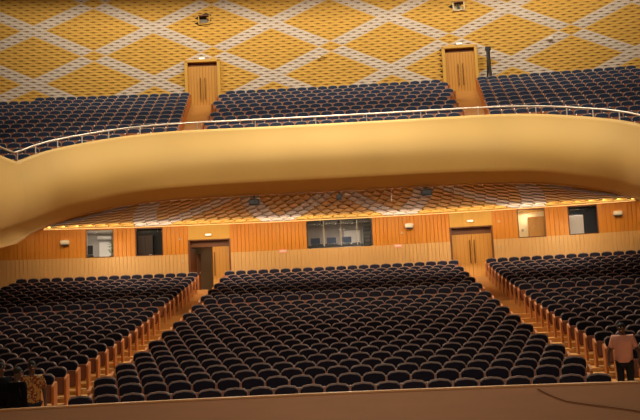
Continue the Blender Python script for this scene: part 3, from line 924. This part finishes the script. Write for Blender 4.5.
# ------------------------------------------------------------------ people
def skin_mesh(name, verts, edges, radii, root, k, levels=1):
    me = bpy.data.meshes.new(name)
    me.from_pydata(verts, edges, [])
    o = bpy.data.objects.new(name, me)
    COL.objects.link(o)
    sk = o.modifiers.new('skin', 'SKIN')
    lay = me.skin_vertices[0] if me.skin_vertices else None
    if lay is None:
        me.attributes
    for i, d in enumerate(me.skin_vertices[0].data):
        r = radii[i]
        d.radius = r if isinstance(r, tuple) else (r, r)
        d.use_root = (i == root)
    ss = o.modifiers.new('sub', 'SUBSURF'); ss.levels = levels; ss.render_levels = levels
    dg = bpy.context.evaluated_depsgraph_get()
    ev = o.evaluated_get(dg)
    m2 = bpy.data.meshes.new_from_object(ev, depsgraph=dg)
    mb = MB()
    mb.add([tuple(v.co) for v in m2.vertices], [tuple(p.vertices) for p in m2.polygons], k)
    bpy.data.objects.remove(o); bpy.data.meshes.remove(me); bpy.data.meshes.remove(m2)
    return mb

def person(label, loc, rz, H, top, low, head_down=0.0, belly=0.0, arms=((.24, .02), (.24, .02)), group=None, long_sleeve=False, forearm=(.1, .1)):
    s = H / 1.75
    t = thing('person', label, 'person', loc, rz, group)
    hd = head_down
    V = [(0, 0, .95), (0, -.01 - belly * .3, 1.12), (0, 0, 1.33), (0, .01, 1.46), (0, .0 - hd * .25, 1.53), (0, -.02 - hd * .8, 1.62 - hd * .25), (0, -.015 - hd, 1.70 - hd * .5)]
    R = [(.155, .115), (.15 + belly * .5, .11 + belly), (.165, .115), (.075, .065), .054, (.074, .088), (.066, .078)]
    E = [(0, 1), (1, 2), (2, 3), (3, 4), (4, 5), (5, 6)]
    wr = []
    for sx, (ax, ay) in zip((-1, 1), arms):
        fa = forearm[0] if sx < 0 else forearm[1]
        n = len(V)
        V += [(sx * .185, .01, 1.42), (sx * (.23 + .0), .015, 1.26), (sx * ax, ay, 1.10), (sx * (ax + .005), ay - fa, .90), (sx * (ax), ay - fa - .03, .82)]
        R += [.068, .052, .042, .029, (.022, .04)]
        E += [(2, n), (n, n + 1), (n + 1, n + 2), (n + 2, n + 3), (n + 3, n + 4)]
        wr.append((Vector(V[n + 3]), Vector(V[n + 4])))
    for sx in (-1, 1):
        n = len(V)
        V += [(sx * .095, 0, .86), (sx * .10, -.01, .50), (sx * .10, .01, .10), (sx * .11, -.02, .05), (sx * .12, -.15, .035)]
        R += [.088, .062, .042, .045, (.042, .03)]
        E += [(0, n), (n, n + 1), (n + 1, n + 2), (n + 2, n + 3), (n + 3, n + 4)]
    V = [tuple(c * s for c in v) for v in V]
    R = [tuple(c * s for c in r) if isinstance(r, tuple) else r * s for r in R]
    body = skin_mesh('body', V, E, R, 0, 'skin', 2)
    # fingers
    for (w, p), sx in zip(wr, (-1, 1)):
        p = p * s; d = (p - w * s).normalized()
        for q, ln in enumerate((.062, .072, .068, .054)):
            b = p + Vector((0, (q - 1.5) * .02 * s, 0))
            m_ = b + d * ln * .55 * s + Vector((-sx * .004, 0, 0)); e = m_ + (d * .5 + Vector((-sx * .6, 0, 0))).normalized() * ln * .5 * s
            body.tube([b - d * .03 * s, m_, e], [.0105 * s, .009 * s, .007 * s], 'skin', 6)
        b = p - d * .045 * s + Vector((0, -.03 * s, 0))
        body.tube([b, b + Vector((-sx * .012, -.03, -.02)) * s, b + Vector((-sx * .02, -.035, -.055)) * s], [.012 * s, .011 * s, .008 * s], 'skin', 6)
    hc = Vector(V[5]) * .45 + Vector(V[6]) * .55
    fw = Vector((0, -1, -hd * 2.2)).normalized()
    body.ball(hc + fw * .098 * s - Vector((0, 0, .01 * s)), (.013 * s, .02 * s, .022 * s), 'skin', 8)      # nose
    for sx in (-1, 1):
        body.ball(hc + Vector((sx * .078 * s, .01, -.005)), (.012 * s, .022 * s, .032 * s), 'skin', 8)      # ears
        body.ball(hc + fw * .083 * s + Vector((sx * .032 * s, 0, .018 * s)), (.014 * s, .01 * s, .008 * s), 'white', 8)
        body.ball(hc + fw * .092 * s + Vector((sx * .032 * s, 0, .018 * s)), (.006 * s, .005 * s, .006 * s), 'black', 6)
    body.ball(hc + fw * .085 * s - Vector((0, 0, .05 * s)), (.026 * s, .012 * s, .008 * s), 'pink', 8)      # mouth
    body.obj('body', t, True)
    hr = MB().ball(hc + Vector((0, .014, .028)) * s, (.082 * s, .094 * s, .078 * s), 'hair', 14)
    hr.obj('hair', t, True)
    # shirt
    g = 1.16
    iv = [0, 1, 2, 3]
    SV = [(V[0][0], V[0][1], V[0][2] - .06 * s), V[1], V[2], (V[3][0], V[3][1], V[3][2] - .01 * s)]
    SR_ = [(R[0][0] * 1.13, R[0][1] * 1.22), (R[1][0] * 1.14, R[1][1] * 1.16), (R[2][0] * 1.1, R[2][1] * 1.14), (R[3][0] * 1.1, R[3][1] * 1.1)]
    SE = [(0, 1), (1, 2), (2, 3)]
    for base in (7, 12):
        n = len(SV)
        chain = [base, base + 1] + ([base + 2, base + 3] if long_sleeve else [])
        for c in chain:
            SV.append(V[c]); r = R[c]; r = r if not isinstance(r, tuple) else max(r); SR_.append(r * 1.32 if c == base + 1 else r * 1.25)
        if not long_sleeve:
            a, b = Vector(V[base + 1]), Vector(V[base + 2]); SV.append(tuple(a + (b - a) * .45)); SR_.append(.066 * s)
        SE.append((2, n)); SE += [(n + q, n + q + 1) for q in range(len(SV) - n - 1)]
    skin_mesh('shirt', SV, SE, SR_, 1, top, 2).obj('shirt', t, True)
    TV = [V[0]] ; TR = [(R[0][0] * 1.06, R[0][1] * 1.08)]; TE = []
    for base in (17, 22):
        n = len(TV)
        for c, q in ((base, 1.15), (base + 1, 1.25), (base + 2, 1.55)):
            TV.append(V[c]); TR.append(R[c] * q)
        TE += [(0, n), (n, n + 1), (n + 1, n + 2)]
    skin_mesh('trousers', TV, TE, TR, 0, low, 2).obj('trousers', t, True)
    sh = MB()
    for sx in (-1, 1): sh.bbox(sx * .12 * s - .05 * s, sx * .12 * s + .05 * s, -.22 * s, .07 * s, 0, .085 * s, 'black', .025)
    sh.obj('shoes', t)
    return t

person('man in a pink polo shirt and dark trousers standing in the aisle, head bowed', (6.27, 19.35, SZ[1]), math.radians(-22), 1.78, 'polo', 'dark_cloth', head_down=.085, belly=.06,
       arms=((.31, .03), (.31, .03)), forearm=(.06, .06))
person('man in a yellow and brown patterned shirt standing in the aisle', (-6.25, 17.85, 0), math.radians(35), 1.74, 'batik', 'dark_cloth', belly=.02, arms=((.25, .0), (.26, .02)), forearm=(.08, .05))
person('person all in black standing just before the man in the patterned shirt', (-6.15, 16.8, 0), math.radians(150), 1.68, 'black_cloth', 'black_cloth', long_sleeve=True, belly=.04)
person('person in black at the very edge, half hidden behind another black figure', (-6.78, 17.55, 0), math.radians(60), 1.75, 'black_cloth', 'black_cloth', long_sleeve=True, belly=.02)

# ------------------------------------------------------------------ ceiling edge above the tiled wall
ce = MB()
ce.box(-20, 20, 42.75, 47.2, 20.95, 21.25, 'ceiling')
struct(ce, 'ceiling')

# ------------------------------------------------------------------ light
def area(name, loc, target, size, power, col=(1, .74, .42), spread=None, sy=None):
    l = bpy.data.lights.new(name, 'AREA'); l.energy = power; l.color = col
    l.shape = 'RECTANGLE'; l.size = size; l.size_y = sy or size
    if spread: l.spread = math.radians(spread)
    o = bpy.data.objects.new(name, l); COL.objects.link(o); o.location = loc
    o.rotation_euler = (Vector(target) - Vector(loc)).to_track_quat('-Z', 'Y').to_euler()
    return o
def spot(name, loc, target, ang, power, col=(1, .74, .42), blend=.6, rad=.3):
    l = bpy.data.lights.new(name, 'SPOT'); l.energy = power; l.color = col; l.spot_size = math.radians(ang); l.spot_blend = blend; l.shadow_soft_size = rad
    o = bpy.data.objects.new(name, l); COL.objects.link(o); o.location = loc
    o.rotation_euler = (Vector(target) - Vector(loc)).to_track_quat('-Z', 'Y').to_euler()
    return o
WARM = (1, .85, .63)
for x in (-12, -6, 0, 6, 12):
    area('hall_light', (x, 38, 23.0), (x, 44.5, 14), 2.6, 600, WARM)
for x in (-11.2, -8.4, -5.6, -2.8, 0, 2.8, 5.6, 8.4, 11.2):
    spot('fascia_spot', (x * .8, 11, 18), (x, 35.5, 9.5), 18, 7900, WARM, 1.0, .4)
for x in (-13.8, -8.3, -2.8, 2.8, 8.3, 13.8):
    p = Vector(lwp(x, 7.2, 1.7)); q = Vector(lwp(x, 5.6, 0))
    area('wall_wash', p, q, 5.3, 56, (1, .78, .46), sy=.15)
    p = Vector(lwp(x, 6.6, .7)); q = Vector(lwp(x, 7.5, 1.9))
    area('soffit_uplight', p, q, 5.3, 46, (1, .93, .78), sy=.1)  # unseen strips added in mid-air to brighten the soffit near the wall
for x in (-11, -5.5, 0, 5.5, 11):
    area('soffit_light', (x, 42.0 - .003 * x * x, 7.1 - .0025 * x * x), (x, 41.4, 3), .5, 58, (1, .9, .7))
    area('soffit_light', (x * .85, 38.2, 7.3 - .004 * x * x), (x * .85, 38.4, 3), .5, 20, (1, .9, .7))
    area('soffit_light', (x * .93, 39.7, 7.2 - .003 * x * x), (x * .93, 39.7, 3), .5, 42, (1, .9, .7))
area('stalls_light', (0, 33, 21.5), (0, 25, 2), 9, 2200, WARM, spread=110, sy=3)
area('parapet_fill', (2, 3, 9), (0, 16, .5), 3, 130, WARM, spread=80)  # unseen fill added on the stage side to brighten the parapet
for T, x, pw, c in ((T1, 0, 15, (1, .95, .85)), (T3, 0, 40, (1, .92, .82)), (T4, -.2, 12, (1, .88, .62)), (T5, -.3, 9, (1, .92, .85))):
    p = T @ Vector((x, .55, 7.1)); area('room_light', p, p - Vector((0, 0, 1)), .4, pw, c)
p = wall_T(-6.72) @ Vector((0, 1.6, 6.4)); area('corridor_light', p, p - Vector((0, 0, 1)), .3, 6, WARM)
wd = bpy.data.worlds.new('world'); sc.world = wd; wd.use_nodes = True
wd.node_tree.nodes['Background'].inputs['Color'].default_value = (1, .72, .45, 1)
wd.node_tree.nodes['Background'].inputs['Strength'].default_value = .035
